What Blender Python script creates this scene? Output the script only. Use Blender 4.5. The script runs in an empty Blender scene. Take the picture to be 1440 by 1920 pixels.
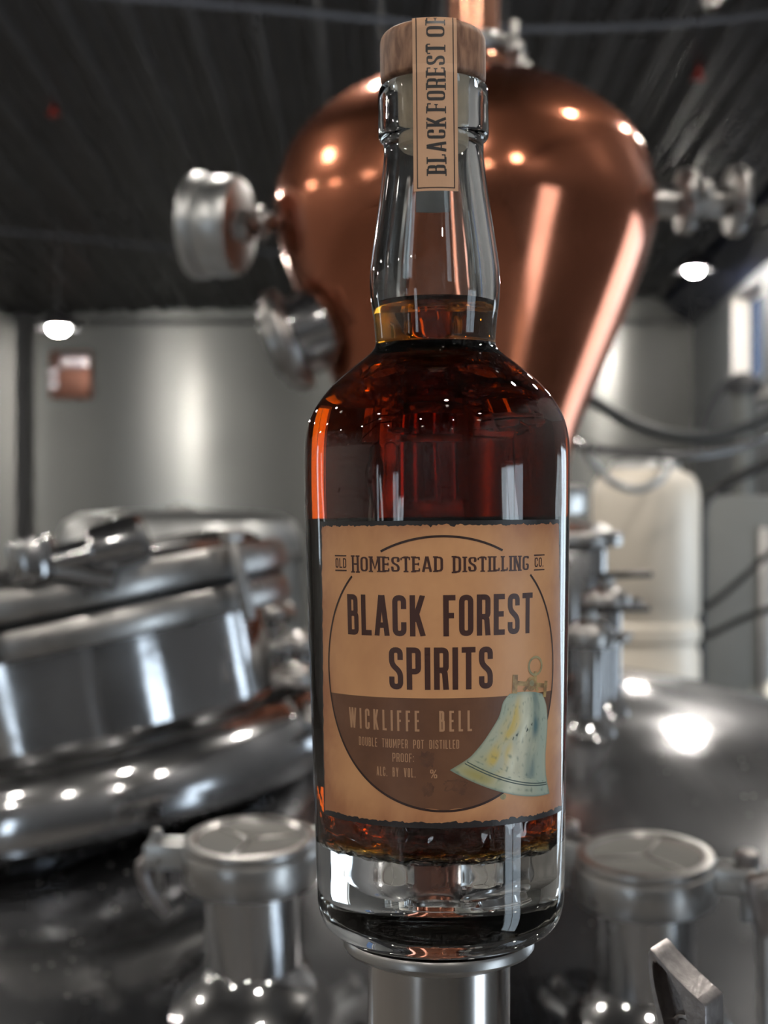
import bpy, bmesh, math, random
from mathutils import Vector, Matrix, noise

random.seed(7)
S = bpy.context.scene
COL = S.collection
PI = math.pi

# ------------------------------------------------------------------ camera
FPX, HORIZ = 2700.0, 975.0          # focal length in pixels of the 1440x1920 frame, eye-level row
cam_d = bpy.data.cameras.new('camera')
cam = bpy.data.objects.new('camera', cam_d)
COL.objects.link(cam)
cam.location = (0, 0, 0)
cam.rotation_euler = (PI / 2, 0, 0)
cam_d.sensor_fit = 'VERTICAL'
cam_d.sensor_height = 24.0
cam_d.sensor_width = 18.0
cam_d.lens = 24.0 * FPX / 1920.0
cam_d.shift_y = (HORIZ - 960.0) / 1920.0
cam_d.clip_start = 0.02
cam_d.clip_end = 100
cam_d.dof.use_dof = True
cam_d.dof.focus_distance = 0.405
cam_d.dof.aperture_fstop = cam_d.lens / 3.6
S.camera = cam

# ------------------------------------------------------------------ sky, sun, exposure
W = bpy.data.worlds.new('sky')
S.world = W
W.use_nodes = True
W.node_tree.nodes['Background'].inputs[0].default_value = (0.80, 0.89, 1.0, 1)
W.node_tree.nodes['Background'].inputs[1].default_value = 5.0
sun_d = bpy.data.lights.new('sun', 'SUN')
sun = bpy.data.objects.new('sun', sun_d)
COL.objects.link(sun)
sun.rotation_euler = Vector((-0.62, 0.70, -0.35)).to_track_quat('-Z', 'Y').to_euler()
sun_d.energy = 10.0
sun_d.color = (1.0, 0.85, 0.66)
sun_d.angle = 0.01
LAMP = 600.0                         # radiance of a high-bay lens
S.view_settings.view_transform = 'Standard'
S.view_settings.look = 'None'
S.view_settings.gamma = 1.0
S.view_settings.use_curve_mapping = False
S.view_settings.exposure = 0.15
cy = S.cycles
cy.use_denoising = True
cy.max_bounces = 12
cy.transmission_bounces = 11
cy.glossy_bounces = 4
cy.diffuse_bounces = 3
cy.transparent_max_bounces = 16
cy.caustics_reflective = False
cy.caustics_refractive = True
cy.blur_glossy = 1.0
cy.use_light_tree = False
cy.sample_clamp_indirect = 6.0
cy.use_adaptive_sampling = True
cy.adaptive_threshold = 0.05
cy.adaptive_min_samples = 12


def at(px, py, d):
    """World point seen at that place of the photograph, d metres in front of the camera."""
    return Vector(((px - 720.0) / FPX * d, d, (HORIZ - py) / FPX * d))


# ------------------------------------------------------------------ materials
M = {}


def mat(name, col, rough=0.5, metal=0.0, var=0.0, vscale=20.0, rvar=0.0, rscale=20.0, bump=0.0, bscale=60.0,
        aniso=0.0, arot=0.0, stretch=None, col2=None, spec=None, coat=0.0, emit=None, estr=0.0, bdist=0.002, tang=None):
    m = bpy.data.materials.new(name)
    m.use_nodes = True
    nt = m.node_tree
    b = nt.nodes['Principled BSDF']
    b.inputs['Base Color'].default_value = (*col, 1)
    b.inputs['Roughness'].default_value = rough
    b.inputs['Metallic'].default_value = metal
    if spec is not None:
        b.inputs['Specular IOR Level'].default_value = spec
    b.inputs['Coat Weight'].default_value = coat
    b.inputs['Anisotropic'].default_value = aniso
    b.inputs['Anisotropic Rotation'].default_value = arot
    if tang:
        tn = nt.nodes.new('ShaderNodeTangent')
        tn.direction_type = 'RADIAL'
        tn.axis = tang
        nt.links.new(tn.outputs[0], b.inputs['Tangent'])
    if emit:
        b.inputs['Emission Color'].default_value = (*emit, 1)
        b.inputs['Emission Strength'].default_value = estr
    tc = nt.nodes.new('ShaderNodeTexCoord')
    vec = tc.outputs['Object']
    if stretch:
        mp = nt.nodes.new('ShaderNodeMapping')
        mp.inputs['Scale'].default_value = stretch
        nt.links.new(vec, mp.inputs[0])
        vec = mp.outputs[0]

    def nz(scale, detail=4.0):
        n = nt.nodes.new('ShaderNodeTexNoise')
        n.inputs['Scale'].default_value = scale
        n.inputs['Detail'].default_value = detail
        nt.links.new(vec, n.inputs['Vector'])
        return n
    if var > 0 or col2:
        n = nz(vscale)
        mx = nt.nodes.new('ShaderNodeMix')
        mx.data_type = 'RGBA'
        c2 = col2 or tuple(max(0, c * (1 - var)) for c in col)
        c1 = col if col2 else tuple(min(1, c * (1 + var)) for c in col)
        mx.inputs[6].default_value = (*c1, 1)
        mx.inputs[7].default_value = (*c2, 1)
        rmp = nt.nodes.new('ShaderNodeMapRange')
        rmp.inputs[1].default_value = 0.35
        rmp.inputs[2].default_value = 0.65
        nt.links.new(n.outputs[0], rmp.inputs[0])
        nt.links.new(rmp.outputs[0], mx.inputs[0])
        nt.links.new(mx.outputs[2], b.inputs['Base Color'])
    if rvar > 0:
        n = nz(rscale, 6.0)
        rmp = nt.nodes.new('ShaderNodeMapRange')
        rmp.inputs[1].default_value = 0.3
        rmp.inputs[2].default_value = 0.7
        rmp.inputs[3].default_value = max(0.02, rough - rvar)
        rmp.inputs[4].default_value = rough + rvar
        nt.links.new(n.outputs[0], rmp.inputs[0])
        nt.links.new(rmp.outputs[0], b.inputs['Roughness'])
    if bump > 0:
        n = nz(bscale, 3.0)
        bp = nt.nodes.new('ShaderNodeBump')
        bp.inputs['Strength'].default_value = bump
        bp.inputs['Distance'].default_value = bdist
        nt.links.new(n.outputs[0], bp.inputs['Height'])
        nt.links.new(bp.outputs[0], b.inputs['Normal'])
    M[name] = m
    return m


mat('steel_mirror', (0.43, 0.43, 0.44), 0.12, 1.0, rvar=0.08, rscale=9, bump=0.10, bscale=14, bdist=0.004)
mat('steel_dome', (0.36, 0.365, 0.38), 0.13, 1.0, var=0.12, vscale=4, rvar=0.10, rscale=5, bump=0.16, bscale=9, bdist=0.006)
mat('steel_satin', (0.42, 0.41, 0.40), 0.33, 1.0, var=0.08, vscale=30, rvar=0.06, rscale=40)
mat('steel_cast', (0.36, 0.335, 0.33), 0.36, 1.0, var=0.12, vscale=300, bump=0.25, bscale=900, bdist=0.0004)
mat('steel_tube', (0.60, 0.57, 0.55), 0.16, 1.0, var=0.10, vscale=10, rvar=0.05, rscale=30, stretch=(1, 1, 0.05))
mat('copper', (0.52, 0.185, 0.105), 0.14, 1.0, var=0.16, vscale=5, rvar=0.06, rscale=4, bump=0.07, bscale=7, bdist=0.006)
mat('copper_pipe', (0.72, 0.34, 0.22), 0.16, 1.0, var=0.08, vscale=8)
mat('ceiling_paint', (0.080, 0.080, 0.086), 0.42, 0.0, var=0.10, vscale=1.5, spec=0.35)
mat('ceiling_tube', (0.13, 0.14, 0.17), 0.4)
mat('wall_metal', (0.275, 0.28, 0.27), 0.27, 0.72, var=0.05, vscale=1.2, aniso=0.9, arot=0.25, tang='Z')
mat('wall_grey', (0.15, 0.16, 0.175), 0.5, 0.2, var=0.06, vscale=1.0)
mat('wall_dark', (0.46, 0.46, 0.45), 0.6)
mat('trim_dark', (0.035, 0.036, 0.04), 0.5)
mat('navy_steel', (0.012, 0.016, 0.034), 0.5)
mat('concrete', (0.20, 0.19, 0.18), 0.55, var=0.2, vscale=2.0)
mat('window_frame', (0.75, 0.72, 0.68), 0.6)
mat('door_trim', (0.25, 0.25, 0.26), 0.5)
mat('plastic_white', (0.84, 0.76, 0.65), 0.38, var=0.03, vscale=5)
mat('plastic_black', (0.012, 0.012, 0.013), 0.4)
mat('rubber_grey', (0.050, 0.055, 0.060), 0.42)
mat('hose_clear', (0.42, 0.44, 0.46), 0.2, spec=0.7)
mat('cabinet_grey', (0.17, 0.175, 0.17), 0.45, 0.2, var=0.06, vscale=3)
mat('gauge_white', (0.55, 0.56, 0.56), 0.36, 1.0)
mat('red_paint', (0.35, 0.03, 0.02), 0.4)
mat('lamp_body', (0.05, 0.05, 0.055), 0.4, 0.3)
mat('lamp_lens', (0.9, 0.9, 0.9), 0.4, emit=(1.0, 0.94, 0.85), estr=LAMP)
mat('box_copper', (0.30, 0.13, 0.09), 0.35, 0.6)
mat('reflector_pink', (0.75, 0.66, 0.70), 0.25, 0.9)
mat('wood', (0.33, 0.175, 0.105), 0.55, col2=(0.15, 0.070, 0.040), vscale=300, stretch=(1.6, 1.6, 0.42), bump=0.4, bscale=330, bdist=0.0004)
mat('plug', (0.62, 0.50, 0.36), 0.5, var=0.1, vscale=200)
mat('label_ink_black', (0.020, 0.017, 0.018), 0.42)
mat('label_brown', (0.155, 0.070, 0.036), 0.46, col2=(0.125, 0.054, 0.028), vscale=120)
mat('label_smudge', (0.090, 0.040, 0.024), 0.5, col2=(0.145, 0.065, 0.034), vscale=350)
mat('ink_brown', (0.055, 0.020, 0.015), 0.46)
mat('ink_line', (0.032, 0.014, 0.011), 0.46)
mat('ink_tan', (0.43, 0.24, 0.135), 0.46)
mat('strip_paper', (0.56, 0.33, 0.20), 0.5, var=0.05, vscale=90)
mat('strip_back', (0.46, 0.46, 0.47), 0.6)
mat('bell_brass', (0.46, 0.32, 0.13), 0.46, col2=(0.20, 0.11, 0.045), vscale=400)
mat('bell_ring', (0.42, 0.34, 0.17), 0.46, col2=(0.22, 0.21, 0.12), vscale=400)
mat('bell_line', (0.055, 0.085, 0.075), 0.46)

for nm in ('bell_print', 'paper_print'):
    m = bpy.data.materials.new(nm)
    m.use_nodes = True
    b = m.node_tree.nodes['Principled BSDF']
    b.inputs['Roughness'].default_value = 0.46
    a = m.node_tree.nodes.new('ShaderNodeAttribute')
    a.attribute_name = 'print'
    m.node_tree.links.new(a.outputs['Color'], b.inputs['Base Color'])
    M[nm] = m
# printed watercolour and aged paper: the colour comes from the mesh's own print attribute


def two_lobe(name, col, r_sharp, r_soft, mixf, nscale):
    m = M[name]
    nt = m.node_tree
    b = nt.nodes['Principled BSDF']
    g = nt.nodes.new('ShaderNodeBsdfGlossy')
    g.inputs['Roughness'].default_value = r_soft
    g.inputs['Color'].default_value = (*col, 1)
    for l in list(nt.links):
        if l.to_socket == b.inputs['Normal']:
            nt.links.new(l.from_socket, g.inputs['Normal'])
    mx = nt.nodes.new('ShaderNodeMixShader')
    n = nt.nodes.new('ShaderNodeTexNoise')
    n.inputs['Scale'].default_value = nscale
    n.inputs['Detail'].default_value = 8
    rm = nt.nodes.new('ShaderNodeMapRange')
    rm.inputs[1].default_value, rm.inputs[2].default_value = .3, .7
    rm.inputs[3].default_value, rm.inputs[4].default_value = max(0, mixf - .16), min(1, mixf + .16)
    tc = nt.nodes.new('ShaderNodeTexCoord')
    nt.links.new(tc.outputs['Object'], n.inputs['Vector'])
    nt.links.new(n.outputs[0], rm.inputs[0])
    nt.links.new(rm.outputs[0], mx.inputs[0])
    nt.links.new(b.outputs[0], mx.inputs[1])
    nt.links.new(g.outputs[0], mx.inputs[2])
    nt.links.new(mx.outputs[0], nt.nodes['Material Output'].inputs['Surface'])


two_lobe('steel_dome', (.38, .385, .40), .1, .38, .16, 3.0)
two_lobe('copper', (.46, .165, .09), .1, .45, .17, 4.0)
two_lobe('steel_mirror', (.45, .45, .45), .1, .34, .14, 6.0)


def glass_mat(name, ior, vol=None, dens=0.0, rough=0.0, col=(1, 1, 1)):
    m = bpy.data.materials.new(name)
    m.use_nodes = True
    nt = m.node_tree
    nt.nodes.remove(nt.nodes['Principled BSDF'])
    g = nt.nodes.new('ShaderNodeBsdfGlass')
    g.inputs['IOR'].default_value = ior
    g.inputs['Roughness'].default_value = rough
    g.inputs['Color'].default_value = (*col, 1)
    out = nt.nodes['Material Output']
    nt.links.new(g.outputs[0], out.inputs['Surface'])
    if vol:
        v = nt.nodes.new('ShaderNodeVolumeAbsorption')
        v.inputs['Color'].default_value = (*vol, 1)
        v.inputs['Density'].default_value = dens
        nt.links.new(v.outputs[0], out.inputs['Volume'])
    M[name] = m
    return m


glass_mat('bottle_glass', 1.48, col=(0.985, 0.99, 0.985))
glass_mat('whiskey', 1.36, vol=(0.885, 0.665, 0.0), dens=210.0)
m = bpy.data.materials.new('window_glass')
m.use_nodes = True
nt = m.node_tree
nt.nodes.remove(nt.nodes['Principled BSDF'])
tr = nt.nodes.new('ShaderNodeBsdfTransparent')
tr.inputs[0].default_value = (0.92, 0.95, 0.96, 1)
gl = nt.nodes.new('ShaderNodeBsdfGlossy')
gl.inputs['Roughness'].default_value = 0.02
mx = nt.nodes.new('ShaderNodeMixShader')
mx.inputs[0].default_value = 0.06
nt.links.new(tr.outputs[0], mx.inputs[1])
nt.links.new(gl.outputs[0], mx.inputs[2])
nt.links.new(mx.outputs[0], nt.nodes['Material Output'].inputs['Surface'])
M['window_glass'] = m
m = M['window_glass'].copy()
m.name = 'window_tinted'
[n for n in m.node_tree.nodes if n.type == 'BSDF_TRANSPARENT'][0].inputs[0].default_value = (.16, .19, .24, 1)
M['window_tinted'] = m
m = bpy.data.materials.new('sight_glass')
m.use_nodes = True
b = m.node_tree.nodes['Principled BSDF']
b.inputs['Base Color'].default_value = (0.30, 0.295, 0.28, 1)
b.inputs['Roughness'].default_value = 0.06
b.inputs['Specular IOR Level'].default_value = 0.9
b.inputs['Coat Weight'].default_value = 1.0
M['sight_glass'] = m


# ------------------------------------------------------------------ mesh helpers: each returns (verts, faces)
def lathe(prof, seg=64, close=False):
    vs, fs, rings = [], [], []
    for r, z in prof:
        if r < 1e-7:
            rings.append([len(vs)])
            vs.append((0, 0, z))
        else:
            rings.append(list(range(len(vs), len(vs) + seg)))
            for i in range(seg):
                a = 2 * PI * i / seg
                vs.append((r * math.cos(a), r * math.sin(a), z))
    pairs = list(zip(rings, rings[1:]))
    if close:
        pairs.append((rings[-1], rings[0]))
    for A, B in pairs:
        for i in range(seg):
            j = (i + 1) % seg
            if len(A) == 1 and len(B) == 1:
                continue
            if len(A) == 1:
                fs.append((A[0], B[j], B[i]))
            elif len(B) == 1:
                fs.append((A[i], A[j], B[0]))
            else:
                fs.append((A[i], A[j], B[j], B[i]))
    return vs, fs


def smooth_path(pts, n=10):
    P = [Vector(p) for p in pts]
    out = []
    for i in range(len(P) - 1):
        p0 = P[max(0, i - 1)]
        p1, p2 = P[i], P[i + 1]
        p3 = P[min(len(P) - 1, i + 2)]
        for k in range(n):
            t = k / n
            out.append(0.5 * ((2 * p1) + (p2 - p0) * t + (2 * p0 - 5 * p1 + 4 * p2 - p3) * t * t + (3 * p1 - p0 - 3 * p2 + p3) * t ** 3))
    out.append(P[-1])
    return out


def tube(pts, rad, seg=12, smooth=0):
    P = smooth_path(pts, smooth) if smooth else [Vector(p) for p in pts]
    vs, fs = [], []
    up = None
    n = len(P)
    for i, p in enumerate(P):
        t = (P[min(n - 1, i + 1)] - P[max(0, i - 1)]).normalized()
        if up is None:
            up = t.orthogonal().normalized()
        up = (up - t * up.dot(t)).normalized()
        w = t.cross(up)
        r = rad(i / (n - 1)) if callable(rad) else rad
        for k in range(seg):
            a = 2 * PI * k / seg
            vs.append(tuple(p + (up * math.cos(a) + w * math.sin(a)) * r))
    for i in range(n - 1):
        for k in range(seg):
            k2 = (k + 1) % seg
            fs.append((i * seg + k, i * seg + k2, (i + 1) * seg + k2, (i + 1) * seg + k))
    fs.append(tuple(range(seg - 1, -1, -1)))
    fs.append(tuple((n - 1) * seg + k for k in range(seg)))
    return vs, fs


def box(x0, x1, y0, y1, z0, z1, bev=0.0):
    bm = bmesh.new()
    bmesh.ops.create_cube(bm, size=1)
    for v in bm.verts:
        v.co = Vector((x0 + (v.co.x + .5) * (x1 - x0), y0 + (v.co.y + .5) * (y1 - y0), z0 + (v.co.z + .5) * (z1 - z0)))
    if bev > 0:
        bmesh.ops.bevel(bm, geom=list(bm.edges), offset=bev, segments=2, affect='EDGES', profile=0.5)
    return from_bm(bm)


def from_bm(bm):
    bm.verts.index_update()
    vs = [tuple(v.co) for v in bm.verts]
    fs = [tuple(v.index for v in f.verts) for f in bm.faces]
    bm.free()
    return vs, fs


def prism(outline, h0, h1, bev=0.0):
    """Outline in local xy, from z=h0 to z=h1."""
    bm = bmesh.new()
    lo = [bm.verts.new((x, y, h0)) for x, y in outline]
    hi = [bm.verts.new((x, y, h1)) for x, y in outline]
    n = len(outline)
    bm.faces.new(hi)
    bm.faces.new(list(reversed(lo)))
    for i in range(n):
        bm.faces.new((lo[i], lo[(i + 1) % n], hi[(i + 1) % n], hi[i]))
    bmesh.ops.recalc_face_normals(bm, faces=bm.faces)
    if bev > 0:
        bmesh.ops.bevel(bm, geom=list(bm.edges), offset=bev, segments=2, affect='EDGES', profile=0.5)
    return from_bm(bm)


def move(g, mtx):
    return [tuple(mtx @ Vector(v)) for v in g[0]], g[1]


def join(*gs):
    vs, fs = [], []
    for g in gs:
        o = len(vs)
        vs += list(g[0])
        fs += [tuple(i + o for i in f) for f in g[1]]
    return vs, fs


def axis_m(d, loc=(0, 0, 0)):
    q = Vector(d).to_track_quat('Z', 'Y')
    return Matrix.Translation(loc) @ q.to_matrix().to_4x4()


def cyl(r, z0, z1, seg=32, bev=0.0):
    b = min(bev, (z1 - z0) * .45, r * .45)
    if b > 0:
        return lathe([(0, z0), (r - b, z0), (r - b * .3, z0 + b * .3), (r, z0 + b), (r, z1 - b), (r - b * .3, z1 - b * .3), (r - b, z1), (0, z1)], seg)
    return lathe([(0, z0), (r, z0), (r, z1), (0, z1)], seg)


def ring(r0, r1, z0, z1, seg=48, bev=0.0):
    b = min(bev, (z1 - z0) * .45, (r1 - r0) * .45)
    return lathe([(r0, z0 + b), (r0 + b, z0), (r1 - b, z0), (r1 - b * .3, z0 + b * .3), (r1, z0 + b), (r1, z1 - b), (r1 - b * .3, z1 - b * .3),
                  (r1 - b, z1), (r0 + b, z1), (r0, z1 - b)], seg, close=True)


def obj(name, g, material, parent=None, smooth=True, sharp=35, fixn=True):
    me = bpy.data.meshes.new(name)
    me.from_pydata([tuple(v) for v in g[0]], [], [tuple(f) for f in g[1]])
    if fixn:
        bm = bmesh.new()
        bm.from_mesh(me)
        bmesh.ops.recalc_face_normals(bm, faces=bm.faces)
        bm.to_mesh(me)
        bm.free()
    me.materials.append(M[material])
    if smooth:
        me.shade_smooth()
        me.set_sharp_from_angle(angle=math.radians(sharp))
    o = bpy.data.objects.new(name, me)
    COL.objects.link(o)
    o.parent = parent
    return o


def tag(o, label, cat, group=None, kind=None):
    o['label'] = label
    o['category'] = cat
    if group:
        o['group'] = group
    if kind:
        o['kind'] = kind
    return o


def thing(name, label, cat, loc=(0, 0, 0), axis=None, group=None, spin=0.0):
    o = bpy.data.objects.new(name, None)
    COL.objects.link(o)
    o.empty_display_size = 0.02
    if axis is None:
        o.matrix_world = Matrix.Translation(loc) @ Matrix.Rotation(spin, 4, 'Z')
    else:
        o.matrix_world = axis_m(axis, loc) @ Matrix.Rotation(spin, 4, 'Z')
    return tag(o, label, cat, group)


def struct(name, g, material, parent=None, smooth=False):
    o = obj(name, g, material, parent, smooth=smooth)
    if parent is None:
        o['kind'] = 'structure'
    return o


# ------------------------------------------------------------------ the room
XL, XR, YF, YB, ZF = -9.6, 3.0, -6.0, 14.0, -2.25


def ceil_z(x, y):
    return 2.10 + 0.026 * x - 0.052 * (y - YB)


struct('floor', box(XL - .3, XR + .3, YF - .3, YB + .3, ZF - .2, ZF), 'concrete')


def wall_plane(name, axis_x, pos, u0, u1, z0, z1, thick, holes, material):
    """A wall along x (axis_x) or y at `pos`, from z0 to z1, with rectangular openings (u0,u1,z0,z1)."""
    us = sorted({u0, u1} | {h[0] for h in holes} | {h[1] for h in holes})
    zs = sorted({z0, z1} | {h[2] for h in holes} | {h[3] for h in holes})
    gs = []
    for a0, a1 in zip(us, us[1:]):
        for c0, c1 in zip(zs, zs[1:]):
            am, cm = (a0 + a1) / 2, (c0 + c1) / 2
            if any(h[0] < am < h[1] and h[2] < cm < h[3] for h in holes):
                continue
            p0, p1 = sorted((pos, pos + thick))
            gs.append(box(a0, a1, p0, p1, c0, c1) if axis_x else box(p0, p1, a0, a1, c0, c1))
    return struct(name, join(*gs), material)


wall_plane('wall_back', True, YB, XL, XR + .3, ZF, 4.0, 0.25, [], 'wall_metal')
R_HOLES = [(11.42, 12.42, 1.14, 1.92), (6.2, 7.2, 1.14, 1.92), (3.1, 4.9, -1.2, 0.42), (-1.55, -0.35, ZF + .05, 0.20)]
wall_plane('wall_right', False, XR, YF, YB + .3, ZF, 4.6, 0.18, R_HOLES, 'wall_grey')
F_HOLES = [(-5.35, -4.35, ZF + .05, 0.15), (-8.9, -8.2, -0.6, 0.35)]
wall_plane('wall_front', True, YF, XL, XR + .3, ZF, 4.6, -0.18, F_HOLES, 'wall_grey')
L_HOLES = [(6.9, 7.7, -0.7, 1.1)]
wall_plane('wall_left', False, XL, YF, YB + .3, ZF, 4.6, -0.18, L_HOLES, 'wall_dark')

n_win = 0
for side, holes in (('r', R_HOLES), ('f', F_HOLES), ('l', L_HOLES)):
    for (a0, a1, c0, c1) in holes:
        n_win += 1
        t = 0.045
        def B(u0, u1, v0, v1, d0, d1):
            if side == 'r':
                return box(XR + d0, XR + d1, u0, u1, v0, v1)
            if side == 'l':
                return box(XL - d1, XL - d0, u0, u1, v0, v1)
            return box(u0, u1, YF - d1, YF - d0, v0, v1)
        is_door = c0 < -2
        fr = join(B(a0, a0 + t, c0, c1, .125, .175), B(a1 - t, a1, c0, c1, .125, .175), B(a0 + t, a1 - t, c0, c0 + t, .125, .175), B(a0 + t, a1 - t, c1 - t, c1, .125, .175))
        w = struct(('door_%d' if is_door else 'window_%d') % n_win, fr, 'window_frame')
        mid = (a0 + a1) / 2
        if n_win in (1, 2):
            obj('pane', B(a0 + t, a1 - t, c0 + t, c1 - t, .148, .152), 'window_tinted', w, smooth=False)
        else:
            obj('muntin', B(mid - .02, mid + .02, c0 + t, c1 - t, .13, .17), 'window_frame', w, smooth=False)
            obj('pane', B(a0 + t, mid - .02, c0 + t, c1 - t, .148, .152), 'window_glass', w, smooth=False)
            obj('pane', B(mid + .02, a1 - t, c0 + t, c1 - t, .148, .152), 'window_glass', w, smooth=False)
        if n_win == 1:
            g = join(box(XR, XR + .125, a1 - .006, a1, c0, c1), box(XR, XR + .125, a0, a0 + .006, c0, c1),
                     box(XR, XR + .125, a0 + .006, a1 - .006, c1 - .006, c1), box(XR, XR + .125, a0 + .006, a1 - .006, c0, c0 + .006))
            obj('reveal_lining', g, 'window_frame', w, smooth=False)

# ceiling: a dark deck laid in long ribbed panels that run away from the camera and drop towards the back wall
y0c, y1c = YF - .2, YB + .2
def quadbox(x0, x1, lift0, lift1):
    vs = []
    for l in (lift0, lift1):
        for (x, y) in ((x0, y0c), (x1, y0c), (x1, y1c), (x0, y1c)):
            vs.append((x, y, ceil_z(x, y) + l))
    return vs, [(0, 1, 2, 3), (4, 7, 6, 5), (0, 4, 5, 1), (1, 5, 6, 2), (2, 6, 7, 3), (3, 7, 4, 0)]
ceil = struct('ceiling', quadbox(XL - .2, XR + .2, 0.10, 0.2), 'ceiling_paint')
PW = 0.30
base_mesh = None
nx = int((XR + .2 - XL) / PW)
for i in range(nx + 1):
    x0 = XL - .1 + i * PW
    if base_mesh is None:
        prof = [(0, 0), (.03, -.035), (.075, -.035), (.105, 0), (.165, 0), (.175, -.012), (.205, -.012), (.215, 0), (.294, 0), (.294, .08), (0, .08)]
        vs, n = [], len(prof)
        for y in (y0c, y1c):
            for (x, z) in prof:
                vs.append((x, y, 2.10 - 0.052 * (y - YB) + 0.026 * x + z))
        fs = [tuple(range(n)), tuple(range(2 * n - 1, n - 1, -1))] + [(k, (k + 1) % n, n + (k + 1) % n, n + k) for k in range(n)]
        p = obj('ceiling_panel', (vs, fs), 'ceiling_paint', ceil, smooth=False)
        base_mesh = p.data
    else:
        p = bpy.data.objects.new('ceiling_panel', base_mesh)
        COL.objects.link(p)
        p.parent = ceil
    p.location = (x0, 0, 0.026 * x0)

# eave beam along the right wall, wall post, thin grey tubes crossing under the deck
g = [], []
vs = []
for y in (YF, YB):
    z = ceil_z(XR, y)
    for dx, dz in ((-.28, -.02), (-.28, -.10), (0.0, -.30), (0.0, -.02)):
        vs.append((XR + dx, y, z + dz))
struct('trim_1', (vs, [(0, 1, 2, 3), (7, 6, 5, 4), (0, 4, 5, 1), (1, 5, 6, 2), (2, 6, 7, 3), (3, 7, 4, 0)]), 'navy_steel')
struct('trim_2', box(-3.56, -3.42, YB - .10, YB, ZF, 2.1), 'trim_dark')
struct('trim_3', box(XL, XR, YB - .06, YB, 1.90, 1.945), 'trim_dark')
def on_ceiling(px, py, drop=0.0):
    a, c = (px - 720) / FPX, (HORIZ - py) / FPX
    d = (2.10 + .052 * YB - drop) / (c - .026 * a + .052)
    return at(px, py, d)


struct('trim_4', tube([on_ceiling(x, y, .07) for x, y in ((150, -12), (480, 15), (720, 38), (930, 54), (1150, 51), (1300, 42), (1440, 27), (1560, 8))], .017, 10, 8), 'ceiling_tube', smooth=True)
struct('trim_5', tube([on_ceiling(x, y, .07) for x, y in ((-150, 412), (0, 432), (150, 447), (330, 466), (520, 474), (900, 466), (1200, 470))], .012, 10, 8), 'ceiling_tube', smooth=True)


# ------------------------------------------------------------------ ceiling lamps and small ceiling fittings
def high_bay(x, y, drop, label, grp='round ceiling lamps'):
    z = ceil_z(x, y) - drop
    t = thing('high_bay_lamp', label, 'lamp', (x, y, z), group=grp)
    obj('housing', lathe([(0, .13), (.05, .13), (.07, .10), (.10, .085), (.15, .04), (.165, .012), (.165, 0), (.14, 0), (.09, .012), (0, .012)], 32), 'lamp_body', t)
    obj('lens', lathe([(0, -.040), (.038, -.034), (.062, -.016), (.070, .008)], 12), 'lamp_lens', t)
    obj('hook', tube([(0, 0, .13), (0, 0, drop - .03)], .008, 8), 'lamp_body', t)
    return t


high_bay(2.52, 11.7, .26, 'glowing round ceiling lamp beside the pipe fitting right of the copper vessel')
high_bay(-2.35, 10.4, .845, 'glowing round ceiling lamp hung before the pale wall at far left')
hid = 'round ceiling lamp of the rows overhead, seen only as a glint on polished metal'
for (x, y) in ((-3.1, 7.4), (2.0, 6.6), (-5.3, 7.4), (-6.4, 3.6), (-0.5, 3.6), (-3.2, 2.4), (1.9, 1.9), (-6.4, -1.8), (-2.9, -1.2), (0.3, -0.9),
               (2.3, -2.2), (-4.6, -4.2), (-1.3, -4.0), (1.2, -4.6), (-8.2, 1.0), (-8.2, 6.0), (2.4, 4.4)):
    high_bay(x, y, .30, hid)


def sprinkler(px, py, label):
    p = on_ceiling(px, py, .06)
    t = thing('sprinkler_head', label, 'sprinkler', p, group='red sprinkler heads')
    obj('pipe', cyl(.012, 0, .07, 12), 'red_paint', t)
    obj('deflector', lathe([(0, -.03), (.034, -.028), (.038, -.02), (.022, -.005), (.018, .02), (0, .03)], 16), 'red_paint', t)


sprinkler(100, 208, 'small red sprinkler head on the dark ceiling at the upper left')
sprinkler(1310, 140, 'small red sprinkler head on the dark ceiling right of the copper vessel')
p = at(1330, 4, 6.0)
t = thing('conduit_hanger', 'small grey hanger bracket under the ceiling at the top right edge', 'bracket', p)
obj('rod', cyl(.008, 0, ceil_z(p.x, p.y) - p.z + .02, 10), 'steel_satin', t)
obj('clip', join(ring(.022, .040, -.02, .02, 20, .004), move(box(.02, .09, -.01, .01, -.012, .012, .003), Matrix.Rotation(-.5, 4, 'Y'))), 'steel_satin', t)

# copper box on the back wall
c = at(133, 703, YB - .06)
t = thing('wall_box', 'small copper box with two round lenses on the pale back wall', 'box', c)
obj('case', box(-.20, .20, -.05, .06, -.23, .23, .02), 'box_copper', t)
obj('top_plate', box(-.10, .19, -.075, -.05, .06, .20, .008), 'reflector_pink', t)
for z in (.02, -.10):
    obj('lens', move(lathe([(0, .05), (.04, .045), (.062, .02), (.066, 0), (0, 0)], 24), axis_m((0, -1, 0), (-.15, -.05, z))), 'reflector_pink', t)

# ------------------------------------------------------------------ the still: steel dome, copper helmet
DX, DY, DZ, DK = 0.117, 2.1, -0.205, 0.28


def dome_z(x, y):
    return DZ - DK * ((x - DX) ** 2 + (y - DY) ** 2)


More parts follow.
